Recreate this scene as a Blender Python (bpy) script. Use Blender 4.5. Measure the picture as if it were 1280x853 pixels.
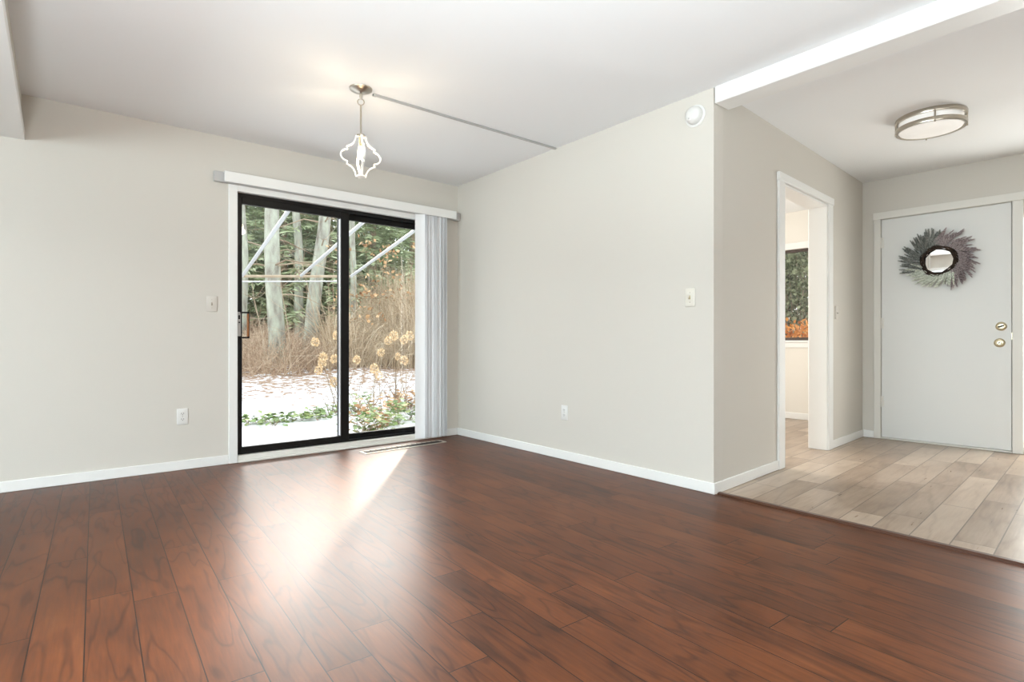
import bpy, bmesh, math, random
from mathutils import Vector, Matrix, Euler
R = math.radians
PI = math.pi
random.seed(7)
scene = bpy.context.scene
for o in list(bpy.data.objects):
    bpy.data.objects.remove(o, do_unlink=True)
col = scene.collection

# ------------------------------------------------------------------ camera
H = 2.44            # ceiling height
CH = 0.9184         # camera height
YAW = R(39.55)
cam = bpy.data.cameras.new('camera')
cam.sensor_width = 36.0
cam.lens = 19.32
cam.clip_start = 0.05
cam.clip_end = 300
camo = bpy.data.objects.new('camera', cam)
col.objects.link(camo)
camo.location = (0, 0, CH)
camo.rotation_euler = (PI / 2, 0, -YAW)
scene.camera = camo

# ------------------------------------------------------------------ world, sun, daylight at the windows, added lamps
world = bpy.data.worlds.new('overcast_sky')
scene.world = world
world.use_nodes = True
wn = world.node_tree
bg = wn.nodes['Background']
tc = wn.nodes.new('ShaderNodeTexCoord')
sep = wn.nodes.new('ShaderNodeSeparateXYZ')
ramp = wn.nodes.new('ShaderNodeValToRGB')
ramp.color_ramp.elements[0].position = 0.0
ramp.color_ramp.elements[0].color = (0.97, 0.98, 1.0, 1)
ramp.color_ramp.elements[1].position = 0.7
ramp.color_ramp.elements[1].color = (0.90, 0.95, 1.0, 1)
wn.links.new(tc.outputs['Generated'], sep.inputs[0])
wn.links.new(sep.outputs['Z'], ramp.inputs[0])
wn.links.new(ramp.outputs[0], bg.inputs['Color'])
bg.inputs['Strength'].default_value = 2.5

def area_light(name, loc, rot, sx, sy, power, color, spread=180):
    l = bpy.data.lights.new(name, 'AREA')
    l.shape = 'RECTANGLE'
    l.size = sx; l.size_y = sy
    l.energy = power
    l.color = color
    l.spread = R(spread)
    o = bpy.data.objects.new(name, l)
    col.objects.link(o)
    o.location = loc
    o.rotation_euler = rot
    return o

# daylight arriving through the living room windows behind and left of the camera
area_light('daylight_window_rear', (-0.9, -3.19, 1.35), (R(104), 0, 0), 3.0, 1.6, 36, (1.0, 0.96, 0.90))
area_light('daylight_window_left', (-4.19, 1.2, 1.35), (R(104), 0, R(-90)), 3.0, 1.6, 238, (0.79, 0.94, 1.0))
# daylight through the window of the room beyond the cased opening
area_light('daylight_window_side_room', (4.6, 4.36, 1.5), (R(90), 0, R(180)), 1.4, 1.2, 66, (1.0, 0.97, 0.92))
# daylight through the glass beside the front door
area_light('daylight_sidelight', (6.16, 0.50, 1.1), (R(90), 0, R(90)), 0.42, 1.9, 40, (1.0, 0.98, 0.94))
# added uplight behind the camera, brightens the ceiling
area_light('added_ceiling_uplight', (-0.5, -0.6, 0.55), (R(180 - 14), 0, R(-35)), 0.5, 0.5, 235, (0.885, 0.965, 1.0), 130)
# low winter sun that finds a gap in the trees and falls through the glass door
sun = bpy.data.lights.new('low_sun', 'SPOT')
sun.energy = 25000
sun.color = (1.0, 0.88, 0.74)
sun.shadow_soft_size = 0.22
sun.spot_size = R(8.6)
sun.spot_blend = 0.4
suno = bpy.data.objects.new('low_sun', sun)
col.objects.link(suno)
suno.location = (7.98, 11.5, 5.1)
_t = Vector((2.32, 4.5, 0.95))
suno.rotation_euler = (_t - suno.location).to_track_quat('-Z', 'Y').to_euler()

# added lamp above the brush; gives the floor the glass door's bright sheen
area_light('added_floor_sheen_lamp', (4.5, 11.6, 4.35), (Vector((1.6, 4.0, 0.8)) - Vector((4.5, 11.6, 4.35))).to_track_quat('-Z', 'Y').to_euler(), 5.2, 1.2, 150, (1.0, 0.97, 0.94), 70)

scene.view_settings.view_transform = 'Standard'
scene.view_settings.look = 'None'
scene.view_settings.gamma = 1.0
scene.view_settings.use_curve_mapping = False
scene.view_settings.exposure = 0.05

# ------------------------------------------------------------------ materials
def mat(name, color, rough=0.5, metal=0.0, spec=0.5, emit=None, emit_s=0.0, bump=None, trans=0.0):
    m = bpy.data.materials.new(name)
    m.use_nodes = True
    nt = m.node_tree
    b = nt.nodes['Principled BSDF']
    b.inputs['Base Color'].default_value = (*color, 1)
    b.inputs['Roughness'].default_value = rough
    b.inputs['Metallic'].default_value = metal
    b.inputs['Specular IOR Level'].default_value = spec
    if emit:
        b.inputs['Emission Color'].default_value = (*emit, 1)
        b.inputs['Emission Strength'].default_value = emit_s
    if bump:
        n = nt.nodes.new('ShaderNodeTexNoise')
        n.inputs['Scale'].default_value = bump[0]
        n.inputs['Detail'].default_value = 3
        t = nt.nodes.new('ShaderNodeTexCoord')
        nt.links.new(t.outputs['Object'], n.inputs['Vector'])
        bn = nt.nodes.new('ShaderNodeBump')
        bn.inputs['Strength'].default_value = bump[1]
        bn.inputs['Distance'].default_value = 0.01
        nt.links.new(n.outputs['Fac'], bn.inputs['Height'])
        nt.links.new(bn.outputs['Normal'], b.inputs['Normal'])
    return m

def noise_mat(name, stops, scale, rough=0.8, detail=4, stretch=(1, 1, 1), bump=0.0, island=0.0, spec=0.3, sheen=0):
    """colour from object-space noise through a ramp; island>0 mixes in a random value per separate piece"""
    m = bpy.data.materials.new(name)
    m.use_nodes = True
    nt = m.node_tree
    b = nt.nodes['Principled BSDF']
    b.inputs['Roughness'].default_value = rough
    b.inputs['Specular IOR Level'].default_value = spec
    t = nt.nodes.new('ShaderNodeTexCoord')
    mp = nt.nodes.new('ShaderNodeMapping')
    mp.inputs['Scale'].default_value = stretch
    n = nt.nodes.new('ShaderNodeTexNoise')
    n.inputs['Scale'].default_value = scale
    n.inputs['Detail'].default_value = detail
    r = nt.nodes.new('ShaderNodeValToRGB')
    els = r.color_ramp.elements
    while len(els) < len(stops):
        els.new(0.5)
    for e, (p, c) in zip(els, stops):
        e.position = p
        e.color = (*c, 1)
    nt.links.new(t.outputs['Object'], mp.inputs[0])
    nt.links.new(mp.outputs[0], n.inputs['Vector'])
    if island:
        g = nt.nodes.new('ShaderNodeNewGeometry')
        mx = nt.nodes.new('ShaderNodeMix')
        mx.data_type = 'FLOAT'
        mx.inputs[0].default_value = island
        nt.links.new(n.outputs['Fac'], mx.inputs[2])
        nt.links.new(g.outputs['Random Per Island'], mx.inputs[3])
        nt.links.new(mx.outputs[0], r.inputs[0])
    else:
        nt.links.new(n.outputs['Fac'], r.inputs[0])
    nt.links.new(r.outputs[0], b.inputs['Base Color'])
    if bump:
        bn = nt.nodes.new('ShaderNodeBump')
        bn.inputs['Strength'].default_value = bump
        bn.inputs['Distance'].default_value = 0.02
        nt.links.new(n.outputs['Fac'], bn.inputs['Height'])
        nt.links.new(bn.outputs['Normal'], b.inputs['Normal'])
    return m

class NG:
    """tiny helper to write node math"""
    def __init__(s, m):
        s.nt = m.node_tree
    def math(s, op, a, b=None, c=None):
        n = s.nt.nodes.new('ShaderNodeMath')
        n.operation = op
        for i, v in enumerate((a, b, c)):
            if v is None: continue
            if isinstance(v, (int, float)): n.inputs[i].default_value = v
            else: s.nt.links.new(v, n.inputs[i])
        return n.outputs[0]
    def comb(s, x, y, z):
        n = s.nt.nodes.new('ShaderNodeCombineXYZ')
        for i, v in enumerate((x, y, z)):
            if isinstance(v, (int, float)): n.inputs[i].default_value = v
            else: s.nt.links.new(v, n.inputs[i])
        return n.outputs[0]
    def noise(s, vec, scale, detail=3, rough=0.5, dist=0.0):
        n = s.nt.nodes.new('ShaderNodeTexNoise')
        n.inputs['Scale'].default_value = scale
        n.inputs['Detail'].default_value = detail
        n.inputs['Roughness'].default_value = rough
        n.inputs['Distortion'].default_value = dist
        s.nt.links.new(vec, n.inputs['Vector'])
        return n.outputs['Fac']
    def white(s, vec):
        n = s.nt.nodes.new('ShaderNodeTexWhiteNoise')
        n.noise_dimensions = '3D'
        s.nt.links.new(vec, n.inputs['Vector'])
        return n.outputs['Value']
    def ramp(s, fac, stops):
        r = s.nt.nodes.new('ShaderNodeValToRGB')
        els = r.color_ramp.elements
        while len(els) < len(stops): els.new(0.5)
        for e, (p, c) in zip(els, stops):
            e.position = p; e.color = (*c, 1)
        s.nt.links.new(fac, r.inputs[0])
        return r.outputs[0]
    def mix(s, fac, a, b, mode='MIX'):
        n = s.nt.nodes.new('ShaderNodeMix')
        n.data_type = 'RGBA'
        n.blend_type = mode
        for i, v in ((0, fac), (6, a), (7, b)):
            if isinstance(v, (int, float)): n.inputs[i].default_value = v
            elif isinstance(v, tuple): n.inputs[i].default_value = (*v, 1)
            else: s.nt.links.new(v, n.inputs[i])
        return n.outputs[2]

def plank_mat(name, angle, width, length, off, stops, rough, seam_w, seam_c, contour, along_y, hue_var, fine, spec=0.5):
    """boards laid in rows, each with its own tone and its own piece of grain"""
    m = bpy.data.materials.new(name)
    m.use_nodes = True
    nt = m.node_tree
    b = nt.nodes['Principled BSDF']
    g = NG(m)
    t = nt.nodes.new('ShaderNodeTexCoord')
    mp = nt.nodes.new('ShaderNodeMapping')
    mp.inputs['Rotation'].default_value = (0, 0, angle)
    nt.links.new(t.outputs['Object'], mp.inputs[0])
    sp = nt.nodes.new('ShaderNodeSeparateXYZ')
    nt.links.new(mp.outputs[0], sp.inputs[0])
    across, along = (sp.outputs[0], sp.outputs[1]) if along_y else (sp.outputs[1], sp.outputs[0])
    u = g.math('DIVIDE', g.math('SUBTRACT', across, off), width)
    row = g.math('FLOOR', u)
    fu = g.math('FRACT', u)
    rr = g.white(g.comb(row, 3.7, 1.1))
    v = g.math('ADD', g.math('DIVIDE', along, length), g.math('MULTIPLY', rr, 9.0))
    cl = g.math('FLOOR', v)
    fv = g.math('FRACT', v)
    idv = g.white(g.comb(row, cl, 0.3))
    idb = g.white(g.comb(row, cl, 7.3))
    gx = g.math('ADD', across, g.math('MULTIPLY', idv, 31.0))
    gy = g.math('ADD', along, g.math('MULTIPLY', idb, 47.0))
    big = g.noise(g.comb(gx, g.math('MULTIPLY', gy, 0.16), 0.0), 8.0, 2.0, 0.5, 0.25)
    rings = g.math('SINE', g.math('MULTIPLY', big, contour))
    rings = g.math('POWER', g.math('ADD', g.math('MULTIPLY', rings, 0.5), 0.5), 9.0)
    fib = g.noise(g.comb(g.math('MULTIPLY', gx, 75.0), g.math('MULTIPLY', gy, 5.0), 0.0), 1.0, 3.0, 0.6)
    blot = g.noise(g.comb(gx, g.math('MULTIPLY', gy, 0.5), 2.0), 3.5, 3.0, 0.55)
    f = g.math('ADD', g.math('MULTIPLY', rings, fine[0]), g.math('MULTIPLY', fib, fine[1]))
    f = g.math('ADD', f, g.math('MULTIPLY', blot, fine[2]))
    f = g.math('ADD', f, g.math('MULTIPLY', g.math('SUBTRACT', idv, 0.5), hue_var))
    c = g.ramp(f, stops)
    du = g.math('MULTIPLY', g.math('MINIMUM', fu, g.math('SUBTRACT', 1.0, fu)), width)
    dv = g.math('MULTIPLY', g.math('MINIMUM', fv, g.math('SUBTRACT', 1.0, fv)), length)
    d = g.math('MINIMUM', du, dv)
    seam = g.math('LESS_THAN', d, seam_w)
    c = g.mix(seam, c, seam_c)
    nt.links.new(c, b.inputs['Base Color'])
    rg = g.math('ADD', rough, g.math('MULTIPLY', g.math('SUBTRACT', fib, 0.5), 0.12))
    nt.links.new(rg, b.inputs['Roughness'])
    b.inputs['Specular IOR Level'].default_value = spec
    hgt = g.math('SUBTRACT', g.math('MULTIPLY', fib, 0.25), g.math('MULTIPLY', g.math('LESS_THAN', d, seam_w * 1.5), 1.0))
    bn = nt.nodes.new('ShaderNodeBump')
    bn.inputs['Strength'].default_value = 0.25
    bn.inputs['Distance'].default_value = 0.0015
    nt.links.new(hgt, bn.inputs['Height'])
    nt.links.new(bn.outputs['Normal'], b.inputs['Normal'])
    return m

def glass_mat(name, tint=(1, 1, 1), ior=1.45):
    m = bpy.data.materials.new(name)
    m.use_nodes = True
    nt = m.node_tree
    nt.nodes.remove(nt.nodes['Principled BSDF'])
    out = nt.nodes['Material Output']
    tr = nt.nodes.new('ShaderNodeBsdfTransparent')
    tr.inputs[0].default_value = (*tint, 1)
    gl = nt.nodes.new('ShaderNodeBsdfGlossy')
    gl.inputs['Roughness'].default_value = 0.02
    fr = nt.nodes.new('ShaderNodeFresnel')
    # thin pane: the same reflectance on its far face as on its near one
    ge = nt.nodes.new('ShaderNodeNewGeometry')
    mr_ = nt.nodes.new('ShaderNodeMapRange')
    mr_.inputs[3].default_value = ior
    mr_.inputs[4].default_value = 1.0 / ior
    nt.links.new(ge.outputs['Backfacing'], mr_.inputs[0])
    nt.links.new(mr_.outputs[0], fr.inputs[0])
    mx = nt.nodes.new('ShaderNodeMixShader')
    nt.links.new(fr.outputs[0], mx.inputs[0])
    nt.links.new(tr.outputs[0], mx.inputs[1])
    nt.links.new(gl.outputs[0], mx.inputs[2])
    nt.links.new(mx.outputs[0], out.inputs[0])
    return m

M = {}
M['wall'] = mat('wall_paint_greige', (0.635, 0.605, 0.550), 0.75, spec=0.25, bump=(180, 0.05))
M['wall_cream'] = mat('wall_paint_cream', (0.78, 0.75, 0.69), 0.75, spec=0.25)
M['ceiling'] = mat('ceiling_paint_white', (0.85, 0.86, 0.865), 0.85, spec=0.2, bump=(140, 0.04))
M['trim'] = mat('trim_paint_white', (0.83, 0.83, 0.81), 0.38, spec=0.4)
M['trim_warm'] = mat('trim_paint_offwhite', (0.74, 0.72, 0.67), 0.4, spec=0.4)
M['door'] = mat('door_paint_white', (0.74, 0.74, 0.72), 0.42, spec=0.4, bump=(30, 0.03))
M['black_metal'] = mat('black_aluminium', (0.006, 0.0055, 0.005), 0.42, 0.0, 0.25)
M['grey_metal'] = mat('grey_weatherstrip', (0.06, 0.06, 0.065), 0.5)
M['alu'] = mat('bright_aluminium', (0.55, 0.56, 0.58), 0.35, 0.9)
M['nickel'] = mat('brushed_nickel', (0.52, 0.47, 0.40), 0.28, 1.0)
M['brass'] = mat('aged_brass', (0.62, 0.54, 0.38), 0.3, 1.0)
M['chrome_dark'] = mat('dark_keyhole', (0.03, 0.028, 0.025), 0.4, 0.5)
M['plastic'] = mat('white_plastic', (0.74, 0.735, 0.71), 0.35)
M['ivory'] = mat('ivory_plastic', (0.74, 0.71, 0.63), 0.35)
M['greige_plate'] = mat('greige_plate', (0.64, 0.605, 0.55), 0.5)
M['vinyl'] = mat('vinyl_blind', (0.86, 0.87, 0.88), 0.45)
M['rail_grey'] = mat('grey_headrail', (0.50, 0.49, 0.48), 0.45)
M['dark'] = mat('dark_slot', (0.015, 0.013, 0.011), 0.7)
M['vent'] = mat('floor_register_metal', (0.50, 0.45, 0.38), 0.4, 0.3)
M['vent_dark'] = mat('floor_register_louvre', (0.055, 0.040, 0.030), 0.6, 0.0, 0.1)
M['diffuser'] = mat('opal_glass', (0.85, 0.84, 0.82), 0.25, emit=(1, 0.95, 0.88), emit_s=0.25)
M['lamp_white'] = mat('lamp_frame_white', (0.88, 0.86, 0.80), 0.35)
M['bulb'] = mat('lit_bulb', (1, 0.9, 0.7), 0.3, emit=(1.0, 0.80, 0.50), emit_s=45)
M['raceway'] = mat('raceway_metal', (0.50, 0.50, 0.49), 0.4, 0.6)
M['mirror'] = mat('mirror_silver', (0.92, 0.92, 0.90), 0.02, 1.0)
M['threshold'] = mat('threshold_wood_strip', (0.075, 0.030, 0.017), 0.3)
M['grip'] = noise_mat('handle_wood', [(0.3, (0.16, 0.05, 0.012)), (0.7, (0.34, 0.13, 0.035))], 30, 0.35, stretch=(1, 1, 0.1), spec=0.5)
M['glass'] = glass_mat('clear_glass', (0.97, 0.985, 0.98))
M['floor'] = plank_mat('laminate_floor', R(2.35), 0.134, 1.22, 0.109 - 0.134 * 10,
    [(0.20, (0.036, 0.014, 0.008)), (0.38, (0.074, 0.024, 0.010)), (0.58, (0.124, 0.039, 0.014)), (0.86, (0.195, 0.070, 0.024))],
    0.36, 0.0017, (0.020, 0.010, 0.007), 44.0, True, 0.14, (-0.15, 0.44, 0.58), 0.17)
M['tile'] = plank_mat('wood_look_tile', R(-3.1), 0.1525, 0.93, 0.335 - 0.1525 * 20,
    [(0.05, (0.15, 0.098, 0.064)), (0.32, (0.29, 0.205, 0.142)), (0.6, (0.42, 0.322, 0.24)), (0.95, (0.54, 0.445, 0.35))],
    0.30, 0.0024, (0.13, 0.095, 0.07), 16.0, False, 0.35, (-0.10, 0.45, 0.55), 0.5)

# ------------------------------------------------------------------ mesh helpers
class MB:
    """collects shapes, then links them as ONE mesh object"""
    def __init__(s):
        s.bm = bmesh.new()
    def box(s, x0, x1, y0, y1, z0, z1, bev=0.0, mtx=None, seg=1):
        b = bmesh.new()
        bmesh.ops.create_cube(b, size=1.0)
        for v in b.verts:
            v.co = Vector((x0 + (v.co.x + .5) * (x1 - x0), y0 + (v.co.y + .5) * (y1 - y0), z0 + (v.co.z + .5) * (z1 - z0)))
        if bev:
            bmesh.ops.bevel(b, geom=list(b.edges), offset=bev, segments=seg, affect='EDGES', profile=0.5)
        if mtx is not None:
            bmesh.ops.transform(b, matrix=mtx, verts=b.verts)
        s.add(b)
        return s
    def add(s, b):
        me = bpy.data.meshes.new('tmp')
        b.to_mesh(me); b.free()
        s.bm.from_mesh(me)
        bpy.data.meshes.remove(me)
    def raw(s, verts, faces):
        vs = [s.bm.verts.new(v) for v in verts]
        for f in faces:
            try: s.bm.faces.new([vs[i] for i in f])
            except ValueError: pass
        return s
    def lathe(s, prof, n=32, mtx=None, closed=False):
        """prof: (r, z) pairs about Z"""
        rows = []
        verts = []; faces = []
        for r, z in prof:
            if r < 1e-6:
                rows.append([len(verts)]); verts.append(Vector((0, 0, z)))
            else:
                rows.append(list(range(len(verts), len(verts) + n)))
                verts += [Vector((r * math.cos(2 * PI * k / n), r * math.sin(2 * PI * k / n), z)) for k in range(n)]
        pr = list(zip(rows, rows[1:]))
        if closed: pr.append((rows[-1], rows[0]))
        for a, b in pr:
            for k in range(n):
                k2 = (k + 1) % n
                if len(a) == 1 and len(b) == 1: continue
                if len(a) == 1: faces.append((a[0], b[k], b[k2]))
                elif len(b) == 1: faces.append((a[k], a[k2], b[0]))
                else: faces.append((a[k], a[k2], b[k2], b[k]))
        if mtx is not None: verts = [mtx @ v for v in verts]
        return s.raw(verts, faces)
    def tube(s, pts, rad, n=6, cap=True):
        pts = [Vector(p) for p in pts]
        if not hasattr(rad, '__len__'): rad = [rad] * len(pts)
        verts = []; faces = []
        t0 = (pts[1] - pts[0]).normalized()
        a = Vector((0, 0, 1)) if abs(t0.z) < 0.9 else Vector((1, 0, 0))
        u = t0.cross(a).normalized()
        for i, p in enumerate(pts):
            t = (pts[min(i + 1, len(pts) - 1)] - pts[max(i - 1, 0)]).normalized()
            u = (u - t * u.dot(t)).normalized()
            w = t.cross(u)
            for k in range(n):
                an = 2 * PI * k / n
                verts.append(p + (u * math.cos(an) + w * math.sin(an)) * rad[i])
        for i in range(len(pts) - 1):
            for k in range(n):
                k2 = (k + 1) % n
                faces.append((i * n + k, i * n + k2, (i + 1) * n + k2, (i + 1) * n + k))
        if cap and n > 2:
            faces.append(tuple(reversed(range(n))))
            faces.append(tuple(range((len(pts) - 1) * n, len(pts) * n)))
        return s.raw(verts, faces)
    def ribbon(s, pts, w, t):
        """rectangular section swept along a planar closed line in the XZ plane; w across the plane normal (Y), t in plane"""
        n = len(pts)
        verts = []; faces = []
        for i in range(n):
            p = Vector((pts[i][0], pts[i][1])); q = Vector(pts[(i + 1) % n]); o = Vector(pts[i - 1])
            d = (q - o).normalized()
            nn = Vector((d.y, -d.x)) * t * .5
            for dx, dy in ((1, -1), (1, 1), (-1, 1), (-1, -1)):
                verts.append((p.x + nn.x * dx, dy * w * .5, p.y + nn.y * dx))
        for i in range(n):
            j = (i + 1) % n
            for k in range(4):
                k2 = (k + 1) % 4
                faces.append((i * 4 + k, i * 4 + k2, j * 4 + k2, j * 4 + k))
        return s.raw(verts, faces)
    def sphere(s, c, r, sc=(1, 1, 1), u=12, v=8):
        b = bmesh.new()
        bmesh.ops.create_uvsphere(b, u_segments=u, v_segments=v, radius=r)
        for q in b.verts:
            q.co = Vector((q.co.x * sc[0] + c[0], q.co.y * sc[1] + c[1], q.co.z * sc[2] + c[2]))
        s.add(b)
        return s
    def build(s, name, m, parent=None, loc=(0, 0, 0), rot=(0, 0, 0), smooth=None):
        bmesh.ops.recalc_face_normals(s.bm, faces=s.bm.faces)
        me = bpy.data.meshes.new(name)
        s.bm.to_mesh(me); s.bm.free()
        if smooth is not None:
            for p in me.polygons: p.use_smooth = True
            me.set_sharp_from_angle(angle=R(smooth))
        me.materials.append(m)
        o = bpy.data.objects.new(name, me)
        col.objects.link(o)
        o.location = loc; o.rotation_euler = rot
        if parent: o.parent = parent
        return o

def fast_mesh(name, verts, faces, m, parent=None, loc=(0, 0, 0), rot=(0, 0, 0), smooth=False):
    me = bpy.data.meshes.new(name)
    me.from_pydata([tuple(v) for v in verts], [], faces)
    me.materials.append(m)
    if smooth:
        for p in me.polygons: p.use_smooth = True
    o = bpy.data.objects.new(name, me)
    col.objects.link(o)
    o.location = loc; o.rotation_euler = rot
    if parent: o.parent = parent
    return o

def empty(name, loc=(0, 0, 0), rz=0.0):
    o = bpy.data.objects.new(name, None)
    o.empty_display_size = 0.05
    col.objects.link(o)
    o.location = loc
    o.rotation_euler = (0, 0, rz)
    return o

def tag(o, label, cat, group=None, kind=None):
    o['label'] = label; o['category'] = cat
    if group: o['group'] = group
    if kind: o['kind'] = kind
    return o

def struct(o, label=None):
    o['kind'] = 'structure'
    if label: o['label'] = label
    return o

def copy_tree(o, parent=None):
    c = o.copy()
    col.objects.link(c)
    if parent: c.parent = parent
    for ch in list(o.children):
        copy_tree(ch, c)
    return c

class Frame:
    """a wall line: local s along P->Q, n out of the room side (left of P->Q is +n), z up"""
    def __init__(s, P, Q):
        s.P = Vector((*P, 0)); s.d = (Vector((*Q, 0)) - s.P)
        s.L = s.d.length; s.d.normalize()
        s.ang = math.atan2(s.d.y, s.d.x)
    def at(s, a, n, z):
        return s.P + s.d * a + Vector((-s.d.y, s.d.x, 0)) * n + Vector((0, 0, z))
    def sx(s, x):
        return (x - s.P.x) / s.d.x
    def sy(s, y):
        return (y - s.P.y) / s.d.y

def wall(name, fr, s0, s1, n0, n1, z0, z1, holes, m):
    mb = MB()
    cuts = sorted(holes)
    a = s0
    for (h0, h1, b0, b1) in cuts:
        if h0 > a: mb.box(a, h0, n0, n1, z0, z1)
        if b0 > z0: mb.box(h0, h1, n0, n1, z0, b0)
        if b1 < z1: mb.box(h0, h1, n0, n1, b1, z1)
        a = h1
    if a < s1: mb.box(a, s1, n0, n1, z0, z1)
    return struct(mb.build(name, m, loc=fr.P, rot=(0, 0, fr.ang)))

# wall lines
BW = Frame((-4.2, 4.560), (3.03, 4.506))        # rear wall with the sliding door; +n is outdoors
RW = Frame((3.03, 4.506), (3.03, 1.770))        # right wall; +n is the side room
EW = Frame((3.03, 1.770), (5.97, 1.930))        # entry wall with the cased opening; +n is the side room
DW = Frame((5.97, 1.930), (6.03, 0.800))        # front door wall; +n is outdoors
SW = Frame((6.60, 4.45), (6.735, 1.97))         # outer wall of the side room

# ------------------------------------------------------------------ structure: floors, ceiling, walls
o = MB().box(-4.3, 3.035, -3.4, 4.62, -0.10, 0.0).build('floor', M['floor']); struct(o)
o = MB().box(3.035, 6.75, -3.4, 4.45, -0.10, -0.001).build('floor_entry', M['tile']); struct(o)
o = MB().box(-4.3, 6.75, -3.4, 4.62, H, H + 0.12).build('ceiling', M['ceiling']); struct(o)

x0d, x1d = 1.04, 2.78
sd0, sd1 = BW.sx(x0d), BW.sx(x1d)
wall('wall_back', BW, 0, BW.L, 0, 0.15, 0, H, [(sd0, sd1, 0.0, 2.05)], M['wall'])
wall('wall_right', RW, -0.15, RW.L, 0.0, 0.11, 0, H, [], M['wall'])
do0, do1 = EW.sx(4.055), EW.sx(4.985)
wall('wall_entry', EW, 0.11, EW.L + 0.72, 0, 0.13, 0, H, [(do0, do1, 0, 2.065)], M['wall'])
dd0, dd1 = DW.sy(1.778), DW.sy(0.862)
sl0, sl1 = DW.sy(0.795), DW.sy(0.26)
wall('wall_front', DW, 0, DW.L + 4.1, 0, 0.15, 0, H, [(dd0, dd1, 0, 2.07), (sl0, sl1, 0.03, 2.07)], M['wall'])
w0, w1 = SW.sy(3.35), SW.sy(2.50)
wall('wall_side_room', SW, 0, SW.L, 0, 0.15, 0, H, [(w0, w1, 0.925, 2.0)], M['wall_cream'])
NR = Frame((3.15, 4.40), (6.60, 4.45))
wall('wall_side_room_rear', NR, 0, NR.L, 0, 0.15, 0, H, [(0.75, 2.15, 0.9, 2.1)], M['wall_cream'])
# cream faces of the side room's inner walls
o = MB().box(3.141, 3.146, 1.95, 4.40, 0, H).build('wall_side_room_left', M['wall_cream']); struct(o)
LW = Frame((-4.2, -3.3), (-4.2, 4.56))
wall('wall_left', LW, 0, LW.L, 0, 0.15, 0, H, [(3.0, 6.0, 0.55, 2.15)], M['wall'])
GW = Frame((6.25, -3.2), (-4.2, -3.2))
wall('wall_rear', GW, 0, GW.L, 0, 0.15, 0, H, [(5.65, 8.65, 0.55, 2.15)], M['wall'])

# windows behind the camera
def plain_window(name, fr, s0, s1, z0, z1, nmull):
    e = struct(empty(name, fr.at(s0, 0, z0), fr.ang))
    w = s1 - s0; h = z1 - z0; t = 0.05
    mb = MB()
    mb.box(0, w, 0.02, 0.08, 0, t).box(0, w, 0.02, 0.08, h - t, h)
    mb.box(0, t, 0.02, 0.08, t, h - t).box(w - t, w, 0.02, 0.08, t, h - t)
    for k in range(nmull):
        c = w * (k + 1) / (nmull + 1)
        mb.box(c - 0.03, c + 0.03, 0.02, 0.08, t, h - t)
    mb.build('window_frame', M['trim'], e)
    MB().box(t, w - t, 0.048, 0.052, t, h - t).build('glass', M['glass'], e)
    return e
# (area light planes stand just outside the panes)
plain_window('window_1', GW, 5.65, 8.65, 0.55, 2.15, 2)
plain_window('window_2', LW, 3.0, 6.0, 0.55, 2.15, 2)
plain_window('window_3', NR, 0.75, 2.15, 0.9, 2.1, 1)
bpy.data.objects['daylight_window_rear'].location = (-0.9, -3.19, 1.35)

# beams
o = MB().box(3.03, 3.185, -3.2, 1.765, 2.342, H + 0.01, 0.004).build('trim_beam_right', M['trim']); struct(o)
bl = struct(empty('trim_beam_left', (0, 0, 0)))
MB().box(-0.62, -0.175, -3.2, 4.55, 2.176, H + 0.01).build('soffit', M['wall'], bl)
MB().box(-0.620, -0.158, -3.2, 4.545, 2.160, 2.178, 0.002).box(-0.178, -0.158, -3.2, 4.545, 2.178, 2.218, 0.003).build('edge_moulding', M['trim'], bl)

# baseboards
def base(name, fr, s0, s1, h=0.067, t=0.012, m=None):
    mb = MB()
    mb.box(s0, s1, -t, 0.0, 0.0, h, 0.003)
    return struct(mb.build(name, m or M['trim'], loc=fr.P, rot=(0, 0, fr.ang)))
base('baseboard_back', BW, 0, BW.sx(0.982))
base('baseboard_back_corner', BW, BW.sx(2.86), BW.L - 0.012)
base('baseboard_right', RW, 0.0, RW.L + 0.012)
base('baseboard_entry', EW, 0.0, EW.sx(3.957))
base('baseboard_entry_end', EW, EW.sx(5.092), EW.L - 0.012)
base('baseboard_front', DW, 0.0, DW.sy(1.836))
base('baseboard_side_room', SW, 0.0, SW.L - 0.1, h=0.075)
base('baseboard_left', LW, 0.02, LW.L - 0.02)

# floor transition strip between laminate and tile
mb = MB()
prof = [(-0.024, 0), (-0.024, 0.005), (-0.012, 0.012), (0.012, 0.012), (0.024, 0.005), (0.024, 0)]
vs = []; fs = []
for (yy, xo) in ((1.752, 3.062), (-3.2, 3.0)):
    for (a, z) in prof: vs.append((xo + a, yy, z))
n = len(prof)
for k in range(n):
    k2 = (k + 1) % n
    fs.append((k, k2, n + k2, n + k))
fs.append(tuple(range(n))); fs.append(tuple(range(2 * n - 1, n - 1, -1)))
mb.raw(vs, fs)
struct(mb.build('trim_floor_strip', M['threshold']))

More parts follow.
